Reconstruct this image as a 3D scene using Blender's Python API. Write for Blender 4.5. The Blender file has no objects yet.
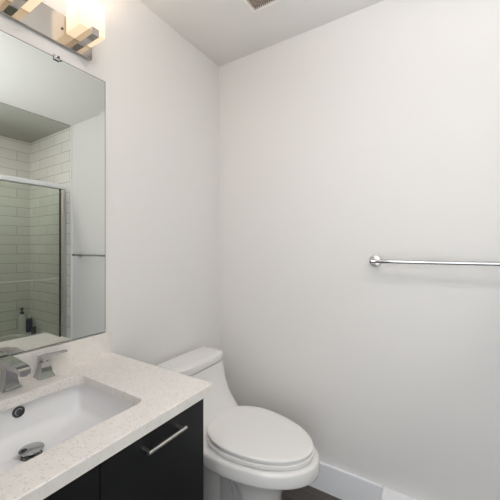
import bpy, bmesh, math
from mathutils import Vector, Matrix
C = bpy.context.scene
COL = C.collection
PI = math.pi

# ------------------------------------------------------------------ camera
cam_d = bpy.data.cameras.new('camera')
cam = bpy.data.objects.new('camera', cam_d)
COL.objects.link(cam)
cam.location = (1.212, -1.555, 1.265)
cam.rotation_euler = (PI / 2, 0, math.radians(32.19))
cam_d.sensor_width = 36
cam_d.lens = 36 * 303.7 / 500
cam_d.shift_y = -0.003
cam_d.clip_start = 0.01
C.camera = cam

# ------------------------------------------------------------------ light
world = bpy.data.worlds.new('world')
C.world = world
world.use_nodes = True
bg = world.node_tree.nodes['Background']
bg.inputs['Color'].default_value = (0.93, 0.97, 1.0, 1)
bg.inputs['Strength'].default_value = 1.2


def area(name, loc, rot, sx, sy, power, color):
    d = bpy.data.lights.new(name, 'AREA')
    d.shape = 'RECTANGLE'
    d.size, d.size_y = sx, sy
    d.energy = power
    d.color = color
    o = bpy.data.objects.new(name, d)
    COL.objects.link(o)
    o.location = loc
    o.rotation_euler = rot
    return o


# daylight that comes in through the doorway behind the camera
area('hallway_daylight', (1.05, -2.7, 1.25), (math.radians(90), 0, 0), 1.4, 1.6, 14, (0.95, 0.98, 1.0))
# the photographer's flash, beside the camera, bounced off the ceiling
area('bounce_flash', (1.40, -1.40, 0.95), (math.radians(180), 0, 0), 0.34, 0.24, 12, (0.97, 0.985, 1.0)).data.spread = math.radians(105)

C.view_settings.view_transform = 'Standard'
C.view_settings.look = 'None'
C.view_settings.gamma = 1
C.view_settings.use_curve_mapping = False
C.view_settings.exposure = 0.17
C.cycles.max_bounces = 14
C.cycles.diffuse_bounces = 8
C.cycles.glossy_bounces = 6
C.cycles.transmission_bounces = 8
C.cycles.sample_clamp_indirect = 6
C.cycles.caustics_reflective = False
C.cycles.caustics_refractive = False


# ------------------------------------------------------------------ materials
def srgb(r, g, b):
    f = lambda c: (c / 255 / 12.92) if c / 255 <= 0.04045 else ((c / 255 + 0.055) / 1.055) ** 2.4
    return (f(r), f(g), f(b), 1)


def mat(name, color, rough=0.5, metal=0.0, spec=0.5, coat=0.0):
    m = bpy.data.materials.new(name)
    m.use_nodes = True
    b = m.node_tree.nodes['Principled BSDF']
    b.inputs['Base Color'].default_value = color
    b.inputs['Roughness'].default_value = rough
    b.inputs['Metallic'].default_value = metal
    b.inputs['Specular IOR Level'].default_value = spec
    b.inputs['Coat Weight'].default_value = coat
    return m


def nodes(m):
    return m.node_tree.nodes, m.node_tree.links, m.node_tree.nodes['Principled BSDF']


def noise_bump(m, scale, strength, dist=0.001, detail=3):
    n, l, b = nodes(m)
    tc = n.new('ShaderNodeTexCoord')
    t = n.new('ShaderNodeTexNoise')
    t.inputs['Scale'].default_value = scale
    t.inputs['Detail'].default_value = detail
    bp = n.new('ShaderNodeBump')
    bp.inputs['Strength'].default_value = strength
    bp.inputs['Distance'].default_value = dist
    l.new(tc.outputs['Object'], t.inputs['Vector'])
    l.new(t.outputs['Fac'], bp.inputs['Height'])
    l.new(bp.outputs['Normal'], b.inputs['Normal'])
    return t


def ramp_color(m, tex_out, stops):
    n, l, b = nodes(m)
    r = n.new('ShaderNodeValToRGB')
    e = r.color_ramp.elements
    e[0].position, e[0].color = stops[0]
    e[1].position, e[1].color = stops[-1]
    for p, c in stops[1:-1]:
        k = e.new(p)
        k.color = c
    l.new(tex_out, r.inputs['Fac'])
    l.new(r.outputs['Color'], b.inputs['Base Color'])
    return r


M = {}
M['wall'] = mat('wall_paint', (0.80, 0.785, 0.775, 1), 0.55, spec=0.3)
noise_bump(M['wall'], 260, 0.12, 0.0006)
M['ceiling'] = mat('ceiling_paint', (0.76, 0.745, 0.725, 1), 0.8, spec=0.2)
noise_bump(M['ceiling'], 180, 0.15, 0.0006)
M['shower_ceiling'] = mat('shower_ceiling_dark', (0.42, 0.42, 0.38, 1), 0.5, spec=0.3)  # darker, greyer tone than the room ceiling
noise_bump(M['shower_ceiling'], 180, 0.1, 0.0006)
M['trim'] = mat('trim_paint', (0.88, 0.89, 0.93, 1), 0.35)
noise_bump(M['trim'], 40, 0.02, 0.0003)
M['porcelain'] = mat('white_porcelain', (0.80, 0.79, 0.785, 1), 0.12, coat=0.5)
noise_bump(M['porcelain'], 20, 0.01, 0.0005)
M['seat'] = mat('white_seat_plastic', (0.82, 0.81, 0.80, 1), 0.28)
noise_bump(M['seat'], 60, 0.02, 0.0004)
M['sink'] = mat('white_sink_china', (0.83, 0.835, 0.85, 1), 0.12, coat=0.5)
noise_bump(M['sink'], 20, 0.01, 0.0005)
M['chrome'] = mat('chrome', (0.50, 0.51, 0.52, 1), 0.06, metal=1)
noise_bump(M['chrome'], 30, 0.02, 0.0003)
M['dark_chrome'] = mat('dark_drain_metal', (0.10, 0.10, 0.10, 1), 0.35, metal=0.8)
noise_bump(M['dark_chrome'], 60, 0.05, 0.0003)
M['nickel'] = mat('brushed_nickel', (0.70, 0.68, 0.65, 1), 0.28, metal=1)
noise_bump(M['nickel'], 400, 0.08, 0.0002)
M['plate'] = mat('polished_plate', (0.56, 0.53, 0.50, 1), 0.16, metal=1)
noise_bump(M['plate'], 350, 0.10, 0.0002)
M['cabinet'] = mat('black_laminate', (0.0085, 0.009, 0.0105, 1), 0.4, spec=0.4)
noise_bump(M['cabinet'], 120, 0.06, 0.0004)
M['mirror'] = mat('mirror_silver', (0.67, 0.69, 0.66, 1), 0.0, metal=1)
nn, ll, bb = nodes(M['mirror'])
_t = nn.new('ShaderNodeTexNoise'); _t.inputs['Scale'].default_value = 3
_r = nn.new('ShaderNodeMapRange')
_r.inputs['To Min'].default_value = 0.0; _r.inputs['To Max'].default_value = 0.012
ll.new(_t.outputs['Fac'], _r.inputs['Value']); ll.new(_r.outputs['Result'], bb.inputs['Roughness'])
M['mirror_edge'] = mat('mirror_edge_dark', (0.05, 0.06, 0.055, 1), 0.3)
noise_bump(M['mirror_edge'], 50, 0.05)
M['rubber'] = mat('dark_gap', (0.03, 0.03, 0.03, 1), 0.7)
noise_bump(M['rubber'], 50, 0.05)

# quartz worktop: off-white ground with small grey-brown flecks
q = mat('speckled_quartz', (0.8, 0.78, 0.75, 1), 0.22, coat=0.2)
n, l, b = nodes(q)
tc = n.new('ShaderNodeTexCoord')
v1 = n.new('ShaderNodeTexVoronoi'); v1.inputs['Scale'].default_value = 165
v1.inputs['Randomness'].default_value = 1.0
l.new(tc.outputs['Object'], v1.inputs['Vector'])
r1 = n.new('ShaderNodeValToRGB')
r1.color_ramp.elements[0].position = 0.10; r1.color_ramp.elements[0].color = (1, 1, 1, 1)
r1.color_ramp.elements[1].position = 0.42; r1.color_ramp.elements[1].color = (0, 0, 0, 1)
l.new(v1.outputs['Distance'], r1.inputs['Fac'])
sep = n.new('ShaderNodeSeparateColor'); l.new(v1.outputs['Color'], sep.inputs['Color'])
gt = n.new('ShaderNodeMath'); gt.operation = 'GREATER_THAN'; gt.inputs[1].default_value = 0.5
l.new(sep.outputs['Red'], gt.inputs[0])
mu = n.new('ShaderNodeMath'); mu.operation = 'MULTIPLY'
l.new(r1.outputs['Color'], mu.inputs[0]); l.new(gt.outputs['Value'], mu.inputs[1])
ns = n.new('ShaderNodeTexNoise'); ns.inputs['Scale'].default_value = 45; ns.inputs['Detail'].default_value = 6
l.new(tc.outputs['Object'], ns.inputs['Vector'])
rb = n.new('ShaderNodeValToRGB')
rb.color_ramp.elements[0].position = 0.35; rb.color_ramp.elements[0].color = (0.785, 0.75, 0.72, 1)
rb.color_ramp.elements[1].position = 0.65; rb.color_ramp.elements[1].color = (0.82, 0.79, 0.765, 1)
l.new(ns.outputs['Fac'], rb.inputs['Fac'])
mx = n.new('ShaderNodeMix'); mx.data_type = 'RGBA'
m2 = n.new('ShaderNodeMath'); m2.operation = 'MULTIPLY'; m2.inputs[1].default_value = 0.6
l.new(mu.outputs['Value'], m2.inputs[0])
l.new(m2.outputs['Value'], mx.inputs['Factor'])
l.new(rb.outputs['Color'], mx.inputs['A'])
mx.inputs['B'].default_value = (0.40, 0.36, 0.33, 1)
l.new(mx.outputs['Result'], b.inputs['Base Color'])
M['quartz'] = q

# floor: grey-brown wood-look planks
fl = mat('floor_planks', (0.1, 0.09, 0.08, 1), 0.4)
n, l, b = nodes(fl)
tc = n.new('ShaderNodeTexCoord')
br = n.new('ShaderNodeTexBrick')
br.inputs['Scale'].default_value = 1
br.inputs['Brick Width'].default_value = 0.9
br.inputs['Row Height'].default_value = 0.15
br.inputs['Mortar Size'].default_value = 0.0015
br.inputs['Color1'].default_value = (0.095, 0.082, 0.072, 1)
br.inputs['Color2'].default_value = (0.072, 0.064, 0.057, 1)
br.inputs['Mortar'].default_value = (0.03, 0.028, 0.026, 1)
l.new(tc.outputs['Object'], br.inputs['Vector'])
mp = n.new('ShaderNodeMapping'); mp.inputs['Scale'].default_value = (4, 45, 4)
l.new(tc.outputs['Object'], mp.inputs['Vector'])
ns = n.new('ShaderNodeTexNoise'); ns.inputs['Scale'].default_value = 1.5; ns.inputs['Detail'].default_value = 6
l.new(mp.outputs['Vector'], ns.inputs['Vector'])
rr = n.new('ShaderNodeMapRange'); rr.inputs['To Min'].default_value = 0.6; rr.inputs['To Max'].default_value = 1.4
l.new(ns.outputs['Fac'], rr.inputs['Value'])
vm = n.new('ShaderNodeVectorMath'); vm.operation = 'SCALE'
l.new(br.outputs['Color'], vm.inputs[0]); l.new(rr.outputs['Result'], vm.inputs['Scale'])
l.new(vm.outputs['Vector'], b.inputs['Base Color'])
M['floor'] = fl


def tile_material(name, ax):
    """white running-bond wall tile 30 x 10 cm; ax = which object axis runs along the wall"""
    m = mat(name, (0.7, 0.7, 0.66, 1), 0.18)
    n, l, b = nodes(m)
    tc = n.new('ShaderNodeTexCoord')
    sp = n.new('ShaderNodeSeparateXYZ'); l.new(tc.outputs['Object'], sp.inputs['Vector'])
    cb = n.new('ShaderNodeCombineXYZ')
    a1 = n.new('ShaderNodeMath'); a1.operation = 'ADD'; a1.inputs[1].default_value = 0.134 + 3.0
    a2 = n.new('ShaderNodeMath'); a2.operation = 'ADD'; a2.inputs[1].default_value = -0.007 + 2.1
    l.new(sp.outputs[ax], a1.inputs[0]); l.new(sp.outputs['Z'], a2.inputs[0])
    l.new(a1.outputs['Value'], cb.inputs['X']); l.new(a2.outputs['Value'], cb.inputs['Y'])
    br = n.new('ShaderNodeTexBrick')
    br.inputs['Scale'].default_value = 1
    br.inputs['Brick Width'].default_value = 0.30
    br.inputs['Row Height'].default_value = 0.10
    br.inputs['Mortar Size'].default_value = 0.0016
    br.inputs['Mortar Smooth'].default_value = 0.3
    br.inputs['Color1'].default_value = (0.82, 0.81, 0.775, 1)
    br.inputs['Color2'].default_value = (0.77, 0.76, 0.725, 1)
    br.inputs['Mortar'].default_value = (0.22, 0.22, 0.20, 1)
    l.new(cb.outputs['Vector'], br.inputs['Vector'])
    l.new(br.outputs['Color'], b.inputs['Base Color'])
    bp = n.new('ShaderNodeBump'); bp.invert = True
    bp.inputs['Strength'].default_value = 0.5; bp.inputs['Distance'].default_value = 0.002
    l.new(br.outputs['Fac'], bp.inputs['Height']); l.new(bp.outputs['Normal'], b.inputs['Normal'])
    return m


M['tile_y'] = tile_material('wall_tile_along_y', 'Y')
M['tile_x'] = tile_material('wall_tile_along_x', 'X')

# shower door glass: clear with a green cast
g = bpy.data.materials.new('green_tinted_glass'); g.use_nodes = True
n, l = g.node_tree.nodes, g.node_tree.links
n.clear()
out = n.new('ShaderNodeOutputMaterial')
tr = n.new('ShaderNodeBsdfTransparent'); tr.inputs['Color'].default_value = (0.94, 0.97, 0.93, 1)
gl = n.new('ShaderNodeBsdfGlossy'); gl.inputs['Roughness'].default_value = 0.01
fr = n.new('ShaderNodeFresnel'); fr.inputs['IOR'].default_value = 1.45
ns = n.new('ShaderNodeTexNoise'); ns.inputs['Scale'].default_value = 8
rr = n.new('ShaderNodeMapRange'); rr.inputs['To Min'].default_value = 0.006; rr.inputs['To Max'].default_value = 0.02
l.new(ns.outputs['Fac'], rr.inputs['Value']); l.new(rr.outputs['Result'], gl.inputs['Roughness'])
mxs = n.new('ShaderNodeMixShader')
l.new(fr.outputs['Fac'], mxs.inputs['Fac']); l.new(tr.outputs['BSDF'], mxs.inputs[1]); l.new(gl.outputs['BSDF'], mxs.inputs[2])
l.new(mxs.outputs['Shader'], out.inputs['Surface'])
M['glass'] = g

# lit frosted glass of the lamp shades: brightest around the bulb, warmer near the socket
s = mat('lit_frosted_glass', (0.42, 0.39, 0.35, 1), 0.35)
n, l, b = nodes(s)
tc = n.new('ShaderNodeTexCoord')
sp = n.new('ShaderNodeSeparateXYZ'); l.new(tc.outputs['Object'], sp.inputs['Vector'])
rz = n.new('ShaderNodeMapRange')
rz.inputs['From Min'].default_value = -0.004; rz.inputs['From Max'].default_value = 0.075
l.new(sp.outputs['Z'], rz.inputs['Value'])
cr = n.new('ShaderNodeValToRGB')
cr.color_ramp.elements[0].position = 0.0; cr.color_ramp.elements[0].color = (1.0, 0.75, 0.47, 1)
cr.color_ramp.elements[1].position = 1.0; cr.color_ramp.elements[1].color = (1.0, 0.86, 0.70, 1)
l.new(rz.outputs['Result'], cr.inputs['Fac'])
l.new(cr.outputs['Color'], b.inputs['Emission Color'])
b.inputs['Emission Strength'].default_value = 0.82
M['shade'] = s
M['bulb'] = mat('lit_bulb', (1, 0.9, 0.8, 1), 0.4)
n, l, b = nodes(M['bulb'])
b.inputs['Emission Color'].default_value = (1, 0.76, 0.54, 1)
b.inputs['Emission Strength'].default_value = 120

M['dome'] = mat('fill_lamp_dome', (0.9, 0.9, 0.88, 1), 0.4)  # glow of the unseen lamp added to fill the room
n, l, b = nodes(M['dome'])
b.inputs['Emission Color'].default_value = (1, 0.965, 0.95, 1)
b.inputs['Emission Strength'].default_value = 13
noise_bump(M['dome'], 30, 0.02)

M['lens'] = mat('lit_lens', (0.9, 0.9, 0.88, 1), 0.4)
n, l, b = nodes(M['lens'])
b.inputs['Emission Color'].default_value = (1, 0.97, 0.94, 1)
b.inputs['Emission Strength'].default_value = 175
noise_bump(M['lens'], 30, 0.02)

gr = mat('fan_grille_grey', (0.28, 0.23, 0.20, 1), 0.6)
t = noise_bump(gr, 220, 0.6, 0.002)
ramp_color(gr, t.outputs['Fac'], [(0.3, (0.30, 0.24, 0.20, 1)), (0.7, (0.52, 0.44, 0.38, 1))])
M['grille'] = gr
M['fan'] = mat('fan_plastic', (0.86, 0.82, 0.77, 1), 0.4)
noise_bump(M['fan'], 60, 0.03)
M['heater'] = mat('heater_enamel', (0.90, 0.90, 0.92, 1), 0.3)
noise_bump(M['heater'], 60, 0.03)
M['bottle_white'] = mat('white_bottle', (0.75, 0.76, 0.72, 1), 0.3)
noise_bump(M['bottle_white'], 60, 0.03)
M['bottle_blue'] = mat('navy_bottle', (0.012, 0.03, 0.075, 1), 0.3)
noise_bump(M['bottle_blue'], 60, 0.03)
M['pump'] = mat('dark_red_pump', (0.09, 0.025, 0.02, 1), 0.4)
noise_bump(M['pump'], 60, 0.03)
M['dark_bottle'] = mat('dark_grey_bottle', (0.04, 0.05, 0.05, 1), 0.3)
noise_bump(M['dark_bottle'], 60, 0.03)
M['tub'] = mat('tub_enamel', (0.80, 0.80, 0.78, 1), 0.15, coat=0.3)
noise_bump(M['tub'], 20, 0.01)


# ------------------------------------------------------------------ helpers
def link(name, bm, m, parent=None, smooth=None, bevel=0, seg=2):
    """bm holds WORLD coordinates; geometry is moved into the parent's frame"""
    if bevel:
        es = [e for e in bm.edges if len(e.link_faces) == 2 and e.calc_face_angle(0) > math.radians(35)]
        bmesh.ops.bevel(bm, geom=es, offset=bevel, segments=seg, profile=0.5, affect='EDGES', clamp_overlap=True)
    bmesh.ops.recalc_face_normals(bm, faces=bm.faces[:])
    org = origin(parent) if parent else None
    if org is None:
        xs = [v.co for v in bm.verts]
        lo = Vector((min(v.x for v in xs), min(v.y for v in xs), min(v.z for v in xs)))
        hi = Vector((max(v.x for v in xs), max(v.y for v in xs), max(v.z for v in xs)))
        org = Vector(((lo.x + hi.x) / 2, (lo.y + hi.y) / 2, lo.z))
        if name.startswith(('wall', 'floor', 'ceiling')):
            org = Vector((0, 0, 0))
    bmesh.ops.translate(bm, verts=bm.verts[:], vec=-org)
    me = bpy.data.meshes.new(name)
    bm.to_mesh(me)
    bm.free()
    me.materials.append(m)
    o = bpy.data.objects.new(name, me)
    COL.objects.link(o)
    if parent:
        o.parent = parent
    else:
        o.location = org
    if smooth is not None:
        for p in me.polygons:
            p.use_smooth = True
        me.set_sharp_from_angle(angle=math.radians(smooth))
    return o


def origin(p):
    v = Vector((0, 0, 0))
    while p:
        v += p.location
        p = p.parent
    return v


def thing(name, label, cat, loc, group=None):
    o = bpy.data.objects.new(name, None)
    o.empty_display_size = 0.1
    COL.objects.link(o)
    o.location = loc
    tag(o, label, cat, group)
    return o


def tag(o, label, cat, group=None):
    o['label'] = label
    o['category'] = cat
    if group:
        o['group'] = group
    return o


def struct(name, bm, m, **k):
    o = link(name, bm, m, **k)
    o['kind'] = 'structure'
    return o


def box(bm, x0, x1, y0, y1, z0, z1):
    vs = [bm.verts.new((x, y, z)) for x in (x0, x1) for y in (y0, y1) for z in (z0, z1)]
    for f in ((0, 1, 3, 2), (4, 6, 7, 5), (0, 4, 5, 1), (2, 3, 7, 6), (0, 2, 6, 4), (1, 5, 7, 3)):
        bm.faces.new([vs[i] for i in f])
    return vs


def B(*a):
    bm = bmesh.new()
    box(bm, *a)
    return bm


def loft(bm, rings, cap0=True, cap1=True, closed=True):
    vr = [[bm.verts.new(p) for p in r] for r in rings]
    n = len(vr[0])
    for a, b in zip(vr, vr[1:]):
        for i in range(n if closed else n - 1):
            j = (i + 1) % n
            bm.faces.new((a[i], a[j], b[j], b[i]))
    if cap0:
        bm.faces.new(vr[0][::-1])
    if cap1:
        bm.faces.new(vr[-1])
    return vr


def basis(d):
    d = d.normalized()
    u = d.cross(Vector((0, 0, 1)))
    if u.length < 1e-3:
        u = d.cross(Vector((1, 0, 0)))
    u.normalize()
    return u, d.cross(u)


def tube(bm, p, q, r, n=20):
    p, q = Vector(p), Vector(q)
    u, v = basis(q - p)
    loft(bm, [[c + (u * math.cos(2 * PI * i / n) + v * math.sin(2 * PI * i / n)) * r for i in range(n)] for c in (p, q)])


def lathe(bm, base, axis, prof, n=28):
    """prof: list of (distance along the axis, radius)"""
    base, axis = Vector(base), Vector(axis).normalized()
    u, v = basis(axis)
    rings = [[base + axis * h + (u * math.cos(2 * PI * i / n) + v * math.sin(2 * PI * i / n)) * max(r, 1e-5)
              for i in range(n)] for h, r in prof]
    loft(bm, rings)


def rrect(x0, x1, y0, y1, z, r, n=6):
    pts = []
    for cx, cy, a in ((x1 - r, y1 - r, 0), (x0 + r, y1 - r, 90), (x0 + r, y0 + r, 180), (x1 - r, y0 + r, 270)):
        for i in range(n + 1):
            t = math.radians(a + 90 * i / n)
            pts.append((cx + r * math.cos(t), cy + r * math.sin(t), z))
    return pts


# ------------------------------------------------------------------ setting
H = 2.44
XR = 2.64          # tiled wall behind the tub
YF = -1.535        # wall with the doorway the camera stands in
XT = 1.79          # where the shower tile begins
bm = B(0, XR + 0.1, YF - 0.11, 0.1, -0.05, 0)
struct('floor', bm, M['floor'])
struct('ceiling', B(-0.1, XT, YF - 0.11, 0.1, H, H + 0.06), M['ceiling'])
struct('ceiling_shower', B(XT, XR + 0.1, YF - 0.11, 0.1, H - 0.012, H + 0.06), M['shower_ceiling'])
struct('wall_left', B(-0.1, 0, YF - 0.11, 0.1, -0.05, H), M['wall'])
struct('wall_back', B(0, XR + 0.1, 0, 0.1, -0.05, H), M['wall'])
struct('wall_right', B(XR, XR + 0.1, YF, 0, -0.05, H - 0.012), M['tile_y'])
struct('wall_shower_back', B(XT, XR, -0.010, 0, 0, H - 0.012), M['tile_x'])
struct('wall_shower_front', B(XT, XR, YF, YF + 0.010, 0, H - 0.012), M['tile_x'])
bm = bmesh.new()
DX0, DX1 = 0.82, 1.62
box(bm, 0, DX0, YF - 0.11, YF, -0.05, H)
box(bm, DX1, XR + 0.1, YF - 0.11, YF, -0.05, H)
box(bm, DX0, DX1, YF - 0.11, YF, 2.05, H)
struct('wall_front', bm, M['wall'])
struct('trim_1', B(XT - 0.006, XT + 0.006, -0.012, 0, 0.142, H - 0.001), M['trim'])


def baseboard(name, x0, x1, y0, y1, flat):
    """14 cm board with an eased top; flat = the wall side"""
    bm = B(x0, x1, y0, y1, 0, 0.142)
    es = [e for e in bm.edges if all(v.co.z > 0.1 for v in e.verts)]
    bmesh.ops.bevel(bm, geom=es, offset=0.0018, segments=1, affect='EDGES')
    return struct(name, bm, M['trim'])


baseboard('baseboard_back', 0.016, 0.976, -0.015, 0, 'y')
baseboard('baseboard_left', 0, 0.015, -0.745, 0, 'x')

# ------------------------------------------------------------------ vanity cabinet
VY0, VY1 = -1.515, -0.785
VX = 0.545
ZC = 0.789
van = thing('vanity_cabinet', 'black flat-front bathroom vanity cabinet with bar pulls under the white quartz top', 'cabinet',
            (0.27, -1.15, 0))
bm = bmesh.new()
t = 0.018
box(bm, 0.002, VX - 0.021, VY1 - t, VY1, 0.0, ZC)                 # right side panel
box(bm, 0.002, VX - 0.021, VY0, VY0 + t, 0.0, ZC)
box(bm, 0.002, VX - 0.021, VY0 + t, VY1 - t, 0.10, 0.118)         # bottom
box(bm, 0.002, 0.012, VY0 + t, VY1 - t, 0.118, ZC)                # back
box(bm, VX - 0.033, VX - 0.021, VY0 + t, VY1 - t, ZC - 0.060, ZC)  # front rail
link('carcass', bm, M['cabinet'], van)
link('toe_kick', B(VX - 0.08, VX - 0.066, VY0 + t, VY1 - t, 0, 0.10), M['cabinet'], van)
GAP = -1.146
for y0, y1 in ((GAP + 0.0015, VY1), (VY0, GAP - 0.0015)):
    d = link('door', B(VX - 0.0195, VX, y0, y1, 0.105, ZC - 0.006), M['cabinet'], van, bevel=0.001)
    yc = (y0 + y1) / 2
    hy0, hy1, hx, hz, r = yc - 0.060, yc + 0.060, VX + 0.030, 0.737, 0.0052
    bm = bmesh.new()
    tube(bm, (hx, hy0 - 0.008, hz), (hx, hy1 + 0.008, hz), r)
    for y in (hy0, hy1):
        tube(bm, (VX - 0.001, y, hz), (hx, y, hz), r * 0.95)
    h = link('handle', bm, M['nickel'], d, smooth=40)
    h['label'] = 'brushed nickel bar pull'

# ------------------------------------------------------------------ worktop with sink cut-out
CX1, CY0, CY1, CZ0, CZ1 = 0.573, YF + 0.001, -0.768, 0.789, 0.819
SX0, SX1, SY0, SY1 = 0.127, 0.474, -1.338, -0.963
bm = bmesh.new()
N = 8
inner = rrect(SX0, SX1, SY0, SY1, 0, 0.028, N)


def outer_pt(p):
    cx, cy = (SX0 + SX1) / 2, (SY0 + SY1) / 2
    return p


# match each inner point to a point on the outer rectangle (corner groups share the corner)
outer = []
x0, x1, y0, y1 = 0.001, CX1, CY0, CY1
m_ = N + 1
for k, (ax, ay) in enumerate(((x1, y1), (x0, y1), (x0, y0), (x1, y0))):
    for i in range(m_):
        f = i / N - 0.5
        ix, iy, _ = inner[k * m_ + i]
        if k == 0:
            outer.append((ax, iy if f < -0.01 else ay) if f < -0.01 else ((ax, ay) if abs(f) < 0.01 else (ix, ay)))
        elif k == 1:
            outer.append((ix, ay) if f < -0.01 else ((ax, ay) if abs(f) < 0.01 else (ax, iy)))
        elif k == 2:
            outer.append((ax, iy) if f < -0.01 else ((ax, ay) if abs(f) < 0.01 else (ix, ay)))
        else:
            outer.append((ix, ay) if f < -0.01 else ((ax, ay) if abs(f) < 0.01 else (ax, iy)))
e = 0.002
cxm = lambda p, d, z: (min(max(p[0], x0 + d), x1 - d), min(max(p[1], y0 + d), y1 - d), z)
rings = [
    [(p[0], p[1], CZ0) for p in inner],
    [cxm(p, 0, CZ0) for p in outer],
    [cxm(p, 0, CZ1 - e) for p in outer],
    [cxm(p, e, CZ1) for p in outer],
    [(p[0], p[1], CZ1) for p in rrect(SX0 - e, SX1 + e, SY0 - e, SY1 + e, 0, 0.030, N)],
    [(p[0], p[1], CZ1 - e) for p in inner],
]
vr = loft(bm, rings, False, False)
nn_ = len(inner)
for i in range(nn_):
    j = (i + 1) % nn_
    bm.faces.new((vr[-1][i], vr[-1][j], vr[0][j], vr[0][i]))
bmesh.ops.remove_doubles(bm, verts=bm.verts[:], dist=1e-5)
ct = link('countertop', bm, M['quartz'])
tag(ct, 'white speckled quartz countertop with a rectangular sink cut-out on the black vanity', 'countertop')
bs = link('backsplash', B(0.001, 0.0165, CY0, CY1, 0.8195, 0.909), M['quartz'], bevel=0.0015)
tag(bs, 'low white speckled quartz backsplash strip standing against the wall below the mirror', 'backsplash')

# ------------------------------------------------------------------ undermount sink
DRX, DRY = 0.228, -1.156
sk = thing('undermount_sink', 'rectangular white ceramic sink set under the quartz countertop', 'sink', (0.3, -1.152, 0.65))
bx0, bx1, by0, by1 = 0.107, 0.489, -1.350, -0.954
bm = bmesh.new()
rings = [rrect(bx0 - 0.02, bx1 + 0.02, by0 - 0.02, by1 + 0.02, 0.7885, 0.05, N),
         rrect(bx0, bx1, by0, by1, 0.7885, 0.022, N),
         rrect(bx0 + 0.003, bx1 - 0.003, by0 + 0.003, by1 - 0.003, 0.760, 0.021, N),
         rrect(bx0 + 0.010, bx1 - 0.010, by0 + 0.010, by1 - 0.009, 0.708, 0.020, N),
         rrect(bx0 + 0.018, bx1 - 0.018, by0 + 0.018, by1 - 0.014, 0.695, 0.020, N),
         rrect(bx0 + 0.034, bx1 - 0.034, by0 + 0.034, by1 - 0.026, 0.687, 0.018, N)]
nr = len(rings[0])
drain = []
for i in range(nr):
    px, py, _ = rings[-1][i]
    a = math.atan2(py - DRY, px - DRX)
    drain.append((DRX + 0.024 * math.cos(a), DRY + 0.024 * math.sin(a), 0.6785))
mid = [((a[0] + b_[0]) / 2, (a[1] + b_[1]) / 2, 0.6825) for a, b_ in zip(rings[-1], drain)]
under = [[(x, y, z - 0.012) for x, y, z in r] for r in (drain, mid, rings[-1])]
under += [rrect(bx0 - 0.010, bx1 + 0.010, by0 - 0.010, by1 + 0.010, 0.70, 0.04, N),
          rrect(bx0 - 0.012, bx1 + 0.012, by0 - 0.012, by1 + 0.012, 0.776, 0.04, N),
          rrect(bx0 - 0.02, bx1 + 0.02, by0 - 0.02, by1 + 0.02, 0.776, 0.05, N)]
vr = loft(bm, rings + [mid, drain] + under, False, False)
for i in range(nr):
    j = (i + 1) % nr
    bm.faces.new((vr[-1][i], vr[-1][j], vr[0][j], vr[0][i]))
link('basin', bm, M['sink'], sk, smooth=50)
ax = Vector((0.97, 0, 0.12)).normalized()
ob = Vector((0.1105, -1.143, 0.762))
bm = bmesh.new()
lathe(bm, ob - ax * 0.004, ax, [(0, 0.012), (0, 0.0165), (0.006, 0.0165), (0.0085, 0.015), (0.0085, 0.012), (0.006, 0.0105), (0.003, 0.0105)])
ov = link('overflow_ring', bm, M['dark_chrome'], sk, smooth=40)
ov['label'] = 'dark metal overflow ring on the back wall of the basin'
bm = bmesh.new()
lathe(bm, ob + ax * 0.0012, ax, [(0, 0.008), (0.0045, 0.008), (0.0055, 0.006), (0.0055, 0.0)])
link('overflow_plug', bm, M['dark_chrome'], ov, smooth=40)
bm = bmesh.new()
lathe(bm, (DRX, DRY, 0.6765), (0, 0, 1), [(0, 0.0), (0, 0.026), (0.003, 0.026), (0.0045, 0.024), (0.002, 0.021), (0.0006, 0.019), (0.0006, 0)])
dr = link('drain_flange', bm, M['dark_chrome'], sk, smooth=40)
bm = bmesh.new()
lathe(bm, (DRX, DRY, 0.674), (0, 0, 1), [(0, 0.008), (0.019, 0.008), (0.0195, 0.018), (0.021, 0.0295), (0.0225, 0.0305), (0.0240, 0.0295), (0.0252, 0.018), (0.0256, 0)], 36)
st = link('drain_stopper', bm, M['chrome'], sk, smooth=40)
st['label'] = 'round chrome pop-up drain stopper'

# ------------------------------------------------------------------ faucet
FY = -1.144
fa = thing('bathroom_faucet', 'widespread chrome faucet with square flared spout base and lever handles', 'faucet', (0.045, FY, 0.8195))


def flared(bm, cx, cy, z0, prof):
    """prof: (height, half width x, half width y)"""
    loft(bm, [[(cx - a, cy - b_, z0 + h), (cx + a, cy - b_, z0 + h), (cx + a, cy + b_, z0 + h), (cx - a, cy + b_, z0 + h)]
              for h, a, b_ in prof])


bm = bmesh.new()
flared(bm, 0.044, FY, 0.8195, [(0, .0255, .0255), (.004, .0255, .0255), (.009, .0225, .0225), (.018, .0200, .0190), (.034, .0190, .0165),
                               (.055, .0185, .0155), (.078, .0185, .0155)])
sb = link('spout_base', bm, M['chrome'], fa, bevel=0.001)
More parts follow.
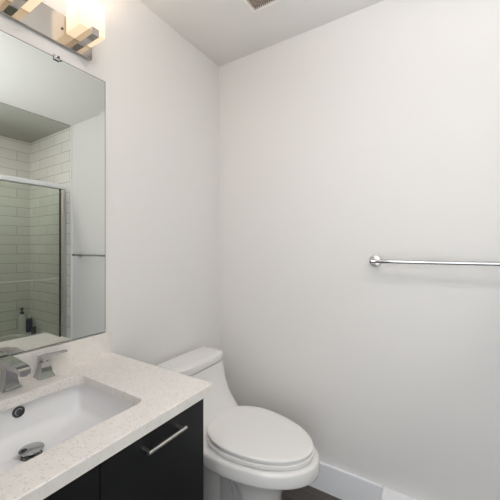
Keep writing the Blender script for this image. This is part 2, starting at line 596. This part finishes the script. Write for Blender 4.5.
# spout: flat-topped arm reaching over the basin
bm = bmesh.new()
prof = []
for x, zt, zb, w in ((0.019, .0935, .070, .0175), (0.060, .0925, .068, .0175), (0.100, .0905, .070, .0170), (0.132, .0885, .0715, .0165), (0.151, .0860, .0690, .0165), (0.158, .0810, .0665, .0160)):
    prof.append([(x, FY - w, .8195 + zt), (x, FY + w, .8195 + zt), (x, FY + w * .86, .8195 + zb), (x, FY - w * .86, .8195 + zb)])
loft(bm, prof)
sp_ = link('spout', bm, M['chrome'], fa, bevel=0.0015)
bm = bmesh.new()
lathe(bm, (0.146, FY, 0.891), (0, 0, -1), [(0, .0105), (.010, .0105), (.011, .0085), (.008, .008), (.008, 0)])
link('aerator', bm, M['chrome'], sp_, smooth=40)
for cy, s in ((-1.042, 1), (-1.246, -1)):
    bm = bmesh.new()
    flared(bm, 0.043, cy, 0.8195, [(0, .0245, .0245), (.003, .0245, .0245), (.008, .0222, .0222), (.020, .0180, .0180), (.036, .0150, .0150), (.054, .0135, .0135)])
    hb = link('handle_base', bm, M['chrome'], fa, bevel=0.001)
    bm = bmesh.new()
    lathe(bm, (0.043, cy, 0.873), (0, 0, 1), [(0, .0100), (.0065, .0100)], 20)
    link('collar', bm, M['chrome'], hb, smooth=40)
    bm = bmesh.new()
    z = 0.8795
    r_ = []
    for d, w, zt, zb in ((-.015, .0135, .0135, 0), (.012, .0135, .0140, 0), (.026, .0105, .0140, .005), (.050, .0088, .0136, .0070), (.074, .0080, .0130, .0075)):
        y = cy + s * d
        r_.append([(0.043 - w, y, z + zt), (0.043 + w, y, z + zt), (0.043 + w, y, z + zb), (0.043 - w, y, z + zb)])
    loft(bm, r_)
    link('lever', bm, M['chrome'], fa, bevel=0.001)

# ------------------------------------------------------------------ mirror
mr = thing('wall_mirror', 'large frameless wall mirror above the sink reflecting the tiled shower', 'mirror', (0.0, -1.15, 0.915))
MY0, MY1, MZ0, MZ1 = -1.520, -0.792, 0.913, 1.971
bv = 0.022
bm = bmesh.new()
r0 = [(0.001, MY0, MZ0), (0.001, MY1, MZ0), (0.001, MY1, MZ1), (0.001, MY0, MZ1)]
r1 = [(0.0048, y, z) for _, y, z in r0]
r2 = [(0.0050, y + (bv if y == MY0 else -bv), z + (bv if z == MZ0 else -bv)) for _, y, z in r0]
loft(bm, [r0, r1, r2])
gp = link('mirror_glass', bm, M['mirror'], mr)
gp.data.materials.append(M['mirror_edge'])
for p in gp.data.polygons:
    if abs(p.normal.x) < 0.5:
        p.material_index = 1
bm = bmesh.new()
d = 0.0016
for a in ((MY0 - d, MY1 + d, MZ0 - d, MZ0), (MY0 - d, MY1 + d, MZ1, MZ1 + d), (MY0 - d, MY0, MZ0, MZ1), (MY1, MY1 + d, MZ0, MZ1)):
    box(bm, 0.0005, 0.0052, *a)
link('edge_strip', bm, M['mirror_edge'], mr)
for cy in (-0.985, -1.33):
    bm = bmesh.new()
    box(bm, 0.0005, 0.0100, cy - 0.010, cy + 0.010, MZ1 + 0.0017, MZ1 + 0.0085)
    box(bm, 0.0056, 0.0100, cy - 0.010, cy + 0.010, MZ1 - 0.009, MZ1 + 0.0017)
    c = link('mirror_clip', bm, M['chrome'], mr)
    c['label'] = 'small chrome mirror clip'

# ------------------------------------------------------------------ vanity light
vl = thing('vanity_light', 'chrome bar vanity light with square frosted glass shades glowing above the mirror', 'light fixture', (0.0, -1.151, 2.016))
link('backplate', B(0.0005, 0.0150, -1.405, -0.855, 2.028, 2.138), M['plate'], vl, bevel=0.0015)
first = None
for k, ay in enumerate((-0.914, -1.130, -1.346)):
    arm = link('arm', B(0.0152, 0.140, ay - 0.0125, ay + 0.0125, 2.046, 2.0725), M['plate'], vl, bevel=0.0012)
    for dy in (0.055,):
        bm = bmesh.new()
        lathe(bm, (0.0152, ay - dy, 2.086), (1, 0, 0), [(0, .0040), (.0025, .0040), (.0035, .0028), (.0035, 0)], 16)
        sc = link('screw', bm, M['dark_chrome'], vl, smooth=40)
    # frosted shade: square cup, open at the top, resting on the arm
    w, z0, z1, th = 0.049, 2.0728, 2.195, 0.005
    cx, cy = 0.0685, ay + 0.004
    bm = bmesh.new()
    R = [rrect(cx - w, cx + w, cy - w, cy + w, z, 0.006, 3) for z in (z0, z1)]
    Q = [rrect(cx - w + th, cx + w - th, cy - w + th, cy + w - th, z, 0.004, 3) for z in (z1, z0 + th)]
    loft(bm, R + Q)
    bmesh.ops.recalc_face_normals(bm, faces=bm.faces[:])
    so = bpy.data.objects.new('lamp_shade', None)
    bmesh.ops.translate(bm, verts=bm.verts[:], vec=(-cx, -cy, -z0))
    me = bpy.data.meshes.new('lamp_shade'); bm.to_mesh(me); bm.free()
    me.materials.append(M['shade'])
    so = bpy.data.objects.new('lamp_shade', me)
    COL.objects.link(so); so.parent = vl
    so.location = Vector((cx, cy, z0)) - vl.location
    so['label'] = 'square frosted glass shade, lit'
    bm = bmesh.new()
    lathe(bm, (cx, cy, z0 + th), (0, 0, 1), [(0, .013), (.028, .013), (.034, .010)], 20)
    link('socket', bm, M['nickel'], vl, smooth=40)
    bm = bmesh.new()
    lathe(bm, (cx, cy, z0 + 0.038), (0, 0, 1), [(0, .009), (.012, .012), (.028, .020), (.042, .0225), (.056, .018), (.064, .008), (.066, 0)], 20)
    link('bulb', bm, M['bulb'], vl, smooth=60)

# ------------------------------------------------------------------ toilet
TY = -0.370
to = thing('toilet', 'white one-piece elongated toilet with closed lid between the vanity and the back wall', 'toilet', (0.40, TY, 0))


def outline(z, x0, xc, xf, w, wb, r=0.03, nb=10, nf=26, p=2.0):
    """closed plan outline: squarish back at x0 (half width wb), widest w at xc, round front to xf"""
    half = [(x0, 0.0), (x0, wb * 0.35), (x0, wb * 0.70), (x0, wb - r)]
    for i in range(1, 5):
        a = PI / 2 * i / 4
        half.append((x0 + r - r * math.cos(a), wb - r + r * math.sin(a)))
    for i in range(1, nb):
        f = i / nb
        half.append((x0 + r + (xc - x0 - r) * f, wb + (w - wb) * (3 * f * f - 2 * f ** 3)))
    for i in range(nf + 1):
        a = PI / 2 * i / nf
        half.append((xc + (xf - xc) * math.sin(a) ** (2 / p), w * max(math.cos(a), 0) ** (2 / p)))
    half[-1] = (xf, 0.0)
    pts = [(x, TY + h, z) for x, h in half] + [(x, TY - h, z) for x, h in half[-2:0:-1]]
    return pts


bm = bmesh.new()
X0 = 0.03
rings = [
    outline(0.000, 0.385, 0.50, 0.620, 0.108, 0.085),
    outline(0.012, 0.385, 0.50, 0.620, 0.108, 0.085),
    outline(0.030, 0.400, 0.50, 0.612, 0.098, 0.075),
    outline(0.120, 0.405, 0.50, 0.615, 0.096, 0.072),
    outline(0.190, 0.400, 0.50, 0.622, 0.101, 0.075),
    outline(0.235, 0.380, 0.49, 0.636, 0.108, 0.080),
    outline(0.268, 0.330, 0.47, 0.655, 0.122, 0.085),
    outline(0.300, 0.220, 0.45, 0.690, 0.145, 0.100),
    outline(0.322, 0.10, 0.44, 0.732, 0.168, 0.130),
    outline(0.333, 0.05, 0.43, 0.768, 0.188, 0.155),
    outline(0.3375, X0, 0.43, 0.785, 0.201, 0.170),
    outline(0.342, X0, 0.43, 0.790, 0.205, 0.174),
    outline(0.350, X0, 0.43, 0.792, 0.206, 0.175),
    outline(0.386, X0, 0.43, 0.790, 0.204, 0.175),
    outline(0.393, X0, 0.43, 0.787, 0.201, 0.174),
    outline(0.397, X0, 0.43, 0.781, 0.195, 0.172),
    outline(0.399, X0, 0.30, 0.375, 0.172, 0.171, p=3.2),
    outline(0.408, X0, 0.27, 0.338, 0.172, 0.171, p=3.6),
    outline(0.425, X0, 0.25, 0.308, 0.172, 0.171, p=3.8),
    outline(0.455, X0, 0.22, 0.277, 0.172, 0.171, p=4.0),
    outline(0.500, X0, 0.19, 0.244, 0.172, 0.171, p=4.0),
    outline(0.560, X0, 0.16, 0.218, 0.175, 0.174, p=4.0),
    outline(0.620, X0, 0.14, 0.205, 0.181, 0.180, p=4.0),
    outline(0.648, X0, 0.135, 0.202, 0.184, 0.183, p=4.0),
    outline(0.6530, X0, 0.135, 0.202, 0.184, 0.183, p=4.0),
    outline(0.6540, X0 + .012, 0.125, 0.183, 0.165, 0.164, p=4.0),
]
loft(bm, rings)
# rear foot under the tank and the narrow web that joins it to the front foot
loft(bm, [outline(z, 0.06, 0.22, xf_, w_, w_ - .008, p=2.6) for z, xf_, w_ in
          ((0, .350, .112), (.012, .350, .112), (.03, .342, .104), (.15, .340, .104), (.25, .340, .106), (.30, .340, .108), (.335, .340, .11))])
loft(bm, [outline(z, 0.30, 0.38, 0.46, 0.052, 0.052, r=0.01) for z in (0, 0.27)])
# trapway bulge along each side
for s in (-1, 1):
    path = [(0.34, 0.285, .030), (0.375, 0.255, .033), (0.40, 0.20, .034), (0.405, 0.13, .034), (0.39, 0.06, .032), (0.37, 0.01, .030)]
    rr_ = []
    for i, (x, z, r) in enumerate(path):
        a, c = path[max(i - 1, 0)], path[min(i + 1, len(path) - 1)]
        dv = Vector((c[0] - a[0], 0, c[1] - a[1])).normalized()
        u = Vector((0, 1, 0)); v = dv.cross(u)
        rr_.append([Vector((x, TY + s * 0.022, z)) + (u * math.cos(2 * PI * k / 16) + v * math.sin(2 * PI * k / 16)) * r for k in range(16)])
    loft(bm, rr_)
link('toilet_body', bm, M['porcelain'], to, smooth=38)
# tank lid
bm = bmesh.new()
loft(bm, [outline(0.6541, X0 + .014, 0.125, 0.180, 0.162, 0.161, p=4.0),
          outline(0.6572, X0 + .014, 0.125, 0.180, 0.162, 0.161, p=4.0),
          outline(0.6575, X0 - .005, 0.135, 0.201, 0.1835, 0.1825, p=4.0),
          outline(0.659, X0 - .006, 0.135, 0.202, 0.184, 0.183, p=4.0),
          outline(0.680, X0 - .006, 0.135, 0.203, 0.185, 0.184, p=4.0),
          outline(0.690, X0 - .005, 0.135, 0.200, 0.182, 0.181, p=4.0),
          outline(0.696, X0 + .001, 0.132, 0.190, 0.174, 0.173, p=4.0),
          outline(0.699, X0 + .015, 0.125, 0.168, 0.155, 0.154, p=4.0)])
tl = link('tank_lid', bm, M['porcelain'], to, smooth=38)


def seat_ring(z, d):
    """egg-shaped plan: straight cut at the hinge, widest behind the middle"""
    xb, xc, xf, w = 0.279 + d, 0.46, 0.768 - d, 0.185 - d
    K = 14
    xe = xc - 0.196 + d                      # virtual rear end of the rear oval
    a0 = math.acos(min(1, (xc - xb) / (xc - xe)))
    h0 = w * math.sin(a0) ** 0.9
    half = [(xb, 0.0), (xb, h0 * 0.4), (xb, h0 * 0.8)]
    for i in range(0, K + 1):
        a = a0 + (PI / 2 - a0) * i / K
        half.append((xc - (xc - xe) * math.cos(a), w * math.sin(a) ** 0.9))
    for i in range(1, 27):
        a = PI / 2 * i / 26
        half.append((xc + (xf - xc) * math.sin(a), w * max(math.cos(a), 0)))
    half[-1] = (xf, 0.0)
    zz = lambda x: z + rise * (0.768 - x) / 0.48
    return [(x, TY + h, zz(x)) for x, h in half] + [(x, TY - h, zz(x)) for x, h in half[-2:0:-1]]


rise = 0.003
bm = bmesh.new()
loft(bm, [seat_ring(0.3985, 0.022), seat_ring(0.4020, 0.020), seat_ring(0.4021, 0.002), seat_ring(0.4035, 0.0), seat_ring(0.4155, 0.0), seat_ring(0.4180, 0.004)])
link('toilet_seat', bm, M['seat'], to, smooth=40)
rise = 0.009
bm = bmesh.new()
loft(bm, [seat_ring(0.4182, 0.026), seat_ring(0.4214, 0.024), seat_ring(0.4215, 0.006), seat_ring(0.4228, 0.004), seat_ring(0.4330, 0.004), seat_ring(0.4365, 0.008), seat_ring(0.4385, 0.018),
          seat_ring(0.4400, 0.05), seat_ring(0.4405, 0.10)])
link('seat_lid', bm, M['seat'], to, smooth=40)
for s in (-1, 1):
    bm = bmesh.new()
    tube(bm, (0.292, TY + s * 0.108 - 0.014, 0.4095), (0.292, TY + s * 0.108 + 0.014, 0.4095), 0.0090, 18)
    link('seat_hinge', bm, M['seat'], to, smooth=40)

# ------------------------------------------------------------------ towel bar
tb = thing('towel_bar', 'long chrome towel bar mounted on the white back wall', 'towel bar', (1.29, 0, 1.205))
for x in (0.945, 1.640):
    bm = bmesh.new()
    lathe(bm, (x, -0.0005, 1.206), (0, -1, 0), [(0, .0275), (.006, .0275), (.009, .0255), (.011, .020), (.012, .0105), (.030, .0090), (.058, .0090)], 32)
    fo = link('flange', bm, M['nickel'], tb, smooth=35)
    bm = bmesh.new()
    s = -1 if x < 1.2 else 1
    lathe(bm, (x + s * 0.013, -0.066, 1.206), (-s, 0, 0), [(0, .008), (.002, .0098), (.024, .0098), (.026, .009)], 24)
    link('bar_holder', bm, M['chrome'], fo, smooth=35)
bm = bmesh.new()
tube(bm, (0.960, -0.066, 1.206), (1.626, -0.066, 1.206), 0.0085, 24)
link('rail', bm, M['chrome'], tb, smooth=40)

# ------------------------------------------------------------------ ceiling fan
ef = thing('exhaust_fan', 'square ceiling exhaust fan with a grey grille in a pale frame', 'exhaust fan', (0.575, -0.42, H))
fx0, fx1, fy0, fy1 = 0.430, 0.715, -0.565, -0.280
bm = bmesh.new()
i_ = 0.017
o1 = rrect(fx0 - .002, fx1 + .002, fy0 - .002, fy1 + .002, H - 0.0005, 0.010, 5)
o2 = rrect(fx0, fx1, fy0, fy1, H - 0.014, 0.009, 5)
o3 = rrect(fx0 + .005, fx1 - .005, fy0 + .005, fy1 - .005, H - 0.022, 0.006, 5)
o4 = rrect(fx0 + i_, fx1 - i_, fy0 + i_, fy1 - i_, H - 0.024, 0.004, 5)
o5 = rrect(fx0 + i_, fx1 - i_, fy0 + i_, fy1 - i_, H - 0.0005, 0.004, 5)
loft(bm, [o1, o2, o3, o4, o5], False, False)
link('fan_frame', bm, M['fan'], ef, smooth=40)
bm = bmesh.new()
box(bm, fx0 + i_, fx1 - i_, fy0 + i_, fy1 - i_, H - 0.010, H - 0.004)
k = fx0 + i_ + 0.006
while k < fx1 - i_ - 0.004:
    box(bm, k, k + 0.0035, fy0 + i_, fy1 - i_, H - 0.0205, H - 0.010)
    k += 0.011
link('fan_grille', bm, M['grille'], ef)

# ------------------------------------------------------------------ dome lamp added on the ceiling, out of view, for fill light
cl = thing('added_fill_lamp', 'round lit opal dome added on the ceiling out of view as fill light', 'fill light', (0.92, -1.22, H))
bm = bmesh.new()
lathe(bm, (0.92, -1.22, H - .0005), (0, 0, -1), [(0, .165), (.022, .165), (.026, .160), (.026, 0)], 40)
link('lamp_base', bm, M['fan'], cl, smooth=40)
bm = bmesh.new()
lathe(bm, (0.92, -1.22, H - .027), (0, 0, -1), [(0, .155), (.02, .150), (.045, .128), (.062, .090), (.072, .045), (.075, 0)], 40)
link('lamp_dome', bm, M['dome'], cl, smooth=60)

# ------------------------------------------------------------------ recessed downlight over the tub
dl = thing('recessed_downlight', 'small round recessed downlight in the shower ceiling over the bathtub', 'downlight', (2.2, -0.95, H - .012))
bm = bmesh.new()
lathe(bm, (2.2, -0.95, H - .0125), (0, 0, -1), [(0, .085), (.004, .084), (.007, .076), (.007, .062), (.002, .060), (.002, 0)], 36)
link('trim_ring', bm, M['fan'], dl, smooth=40)
bm = bmesh.new()
lathe(bm, (2.2, -0.95, H - .0148), (0, 0, -1), [(0, .058), (.010, .054), (.020, .038), (.024, .018), (.025, 0)], 36)
link('lens', bm, M['lens'], dl, smooth=60)

# ------------------------------------------------------------------ baseboard heater
hx0, hx1 = 0.981, 1.70
he = thing('baseboard_heater', 'white electric baseboard heater along the foot of the back wall', 'heater', ((hx0 + hx1) / 2, -0.03, 0))


def prof_x(bm, x0, x1, pts):
    loft(bm, [[(x, y, z) for y, z in pts] for x in (x0, x1)])


bm = bmesh.new()
prof_x(bm, hx0 + .0145, hx1 - .0145, [(-.0005, .012), (-.0005, .137), (-.034, .131), (-.056, .119), (-.056, .114), (-.030, .114), (-.030, .040), (-.060, .040), (-.060, .012)])
link('heater_body', bm, M['heater'], he)
bm = bmesh.new()
prof_x(bm, hx0 + .0145, hx1 - .0145, [(-.0545, .046), (-.0545, .104), (-.057, .108), (-.0605, .108), (-.0625, .104), (-.0625, .046)])
link('front_panel', bm, M['heater'], he)
for x in (hx0, hx1 - .014):
    bm = bmesh.new()
    prof_x(bm, x, x + .014, [(-.0005, 0), (-.0005, .1385), (-.036, .1335), (-.056, .123), (-.065, .110), (-.065, 0)])
    link('end_cap', bm, M['heater'], he, bevel=0.002)

# ------------------------------------------------------------------ bathtub and shower door
TZ = 0.36
tu = thing('bathtub', 'white alcove bathtub behind the sliding glass doors, seen in the mirror', 'bathtub', (2.25, -0.77, 0))
bm = bmesh.new()
tx0, tx1, ty0, ty1 = 1.862, XR - 0.001, YF + 0.011, -0.011
rings = [rrect(tx0, tx1, ty0, ty1, 0, 0.004, N), rrect(tx0, tx1, ty0, ty1, TZ - .012, 0.004, N), rrect(tx0 + .005, tx1, ty0, ty1, TZ, 0.004, N),
         rrect(tx0 + .10, tx1 - .08, ty0 + .09, ty1 - .09, TZ, 0.09, N), rrect(tx0 + .115, tx1 - .095, ty0 + .105, ty1 - .105, TZ - .02, 0.09, N),
         rrect(tx0 + .15, tx1 - .13, ty0 + .18, ty1 - .14, 0.10, 0.10, N), rrect(tx0 + .20, tx1 - .18, ty0 + .25, ty1 - .2, 0.075, 0.08, N)]
loft(bm, rings)
link('tub_shell', bm, M['tub'], tu, smooth=35)
bm = bmesh.new()
lathe(bm, (2.25, -0.27, 0.0752), (0, 0, 1), [(0, .035), (.003, .033), (.003, 0)])
link('tub_drain', bm, M['chrome'], tu, smooth=40)

sd = thing('shower_door', 'sliding glass shower doors in a pale metal frame on the tub rim, seen in the mirror', 'shower door', (1.905, -0.77, TZ))
bm = bmesh.new()
yy0, yy1 = YF + 0.012, -0.012
pts = [(1.872, 1.838), (1.872, 1.868), (1.880, 1.880), (1.930, 1.880), (1.938, 1.868), (1.938, 1.838), (1.932, 1.838), (1.932, 1.866), (1.909, 1.866), (1.909, 1.845), (1.903, 1.845), (1.903, 1.866), (1.878, 1.866), (1.878, 1.838)]
loft(bm, [[(x, y, z) for x, z in pts] for y in (yy0, yy1)])
link('top_rail', bm, M['trim'], sd)['label'] = 'pale metal top rail'
link('bottom_track', B(1.872, 1.938, yy0, yy1, TZ + 0.001, TZ + 0.022), M['nickel'], sd, bevel=0.003)
for y0, y1 in ((yy1 - 0.026, yy1), (yy0, yy0 + 0.026)):
    link('side_jamb', B(1.876, 1.934, y0, y1, TZ + 0.0225, 1.8375), M['nickel'], sd, bevel=0.002)
for x, y0, y1, bar in ((1.889, -0.80, -0.058, True), (1.918, yy0 + 0.03, -0.745, False)):
    gpn = link('glass_panel', B(x, x + 0.006, y0, y1, TZ + 0.030, 1.835), M['glass'], sd)
    bm = bmesh.new()
    box(bm, x - 0.002, x + 0.008, y1 - 0.008, y1 + 0.003, TZ + 0.030, 1.835)
    eb = link('edge_seal', bm, M['rubber'], gpn)
    eb['label'] = 'dark seal along the edge of the glass'
    if bar:
        bm = bmesh.new()
        ya, yb, bz, bxx = -0.76, -0.098, 0.983, x - 0.045
        tube(bm, (bxx, ya, bz), (bxx, yb, bz), 0.0085, 20)
        for y in (ya + 0.02, yb - 0.02):
            tube(bm, (x - 0.0005, y, bz), (bxx, y, bz), 0.007, 16)
            lathe(bm, (x - 0.0005, y, bz), (-1, 0, 0), [(0, .013), (.004, .013), (.005, .011)], 20)
        link('door_towel_bar', bm, M['nickel'], gpn, smooth=40)

# ------------------------------------------------------------------ bottles on the tub rim
bt = thing('pump_bottle', 'white pump bottle with dark red pump head on the tub rim in the mirror', 'bottle', (2.59, -0.105, TZ))
bm = bmesh.new()
lathe(bm, (2.59, -0.105, TZ + .0005), (0, 0, 1), [(0, .030), (.004, .033), (.165, .033), (.182, .028), (.192, .015), (.205, .015)], 28)
link('bottle_body', bm, M['bottle_white'], bt, smooth=40)
bm = bmesh.new()
lathe(bm, (2.59, -0.105, TZ + .206), (0, 0, 1), [(0, .017), (.022, .017), (.024, .007), (.052, .007), (.053, .014), (.066, .014), (.068, 0)], 20)
tube(bm, (2.59, -0.105, TZ + .266), (2.548, -0.125, TZ + .262), .006, 12)
link('pump_head', bm, M['pump'], bt, smooth=40)
bt = thing('shampoo_bottle', 'navy blue bottle with white cap beside the pump bottle on the tub rim', 'bottle', (2.585, -0.042, TZ))
bm = bmesh.new()
loft(bm, [rrect(2.585 - a, 2.585 + a, -0.042 - b_, -0.042 + b_, TZ + z, min(a, b_) * .8, 5) for z, a, b_ in
          ((.0005, .018, .025), (.006, .021, .028), (.120, .021, .028), (.145, .018, .022), (.150, .014, .014))])
link('bottle_body', bm, M['bottle_blue'], bt, smooth=40)
bm = bmesh.new()
lathe(bm, (2.585, -0.042, TZ + .151), (0, 0, 1), [(0, .019), (.026, .018), (.031, .014), (.031, 0)], 20)
link('cap', bm, M['bottle_white'], bt, smooth=40)
bt = thing('soap_jar', 'small dark grey container in the tiled corner of the tub rim', 'container', (2.46, -0.050, TZ))
bm = bmesh.new()
lathe(bm, (2.46, -0.050, TZ + .0005), (0, 0, 1), [(0, .020), (.003, .022), (.055, .022), (.060, .018)], 24)
link('jar_body', bm, M['dark_bottle'], bt, smooth=40)
bm = bmesh.new()
lathe(bm, (2.46, -0.050, TZ + .061), (0, 0, 1), [(0, .020), (.014, .020), (.016, .016), (.016, 0)], 24)
link('jar_lid', bm, M['dark_bottle'], bt, smooth=40)
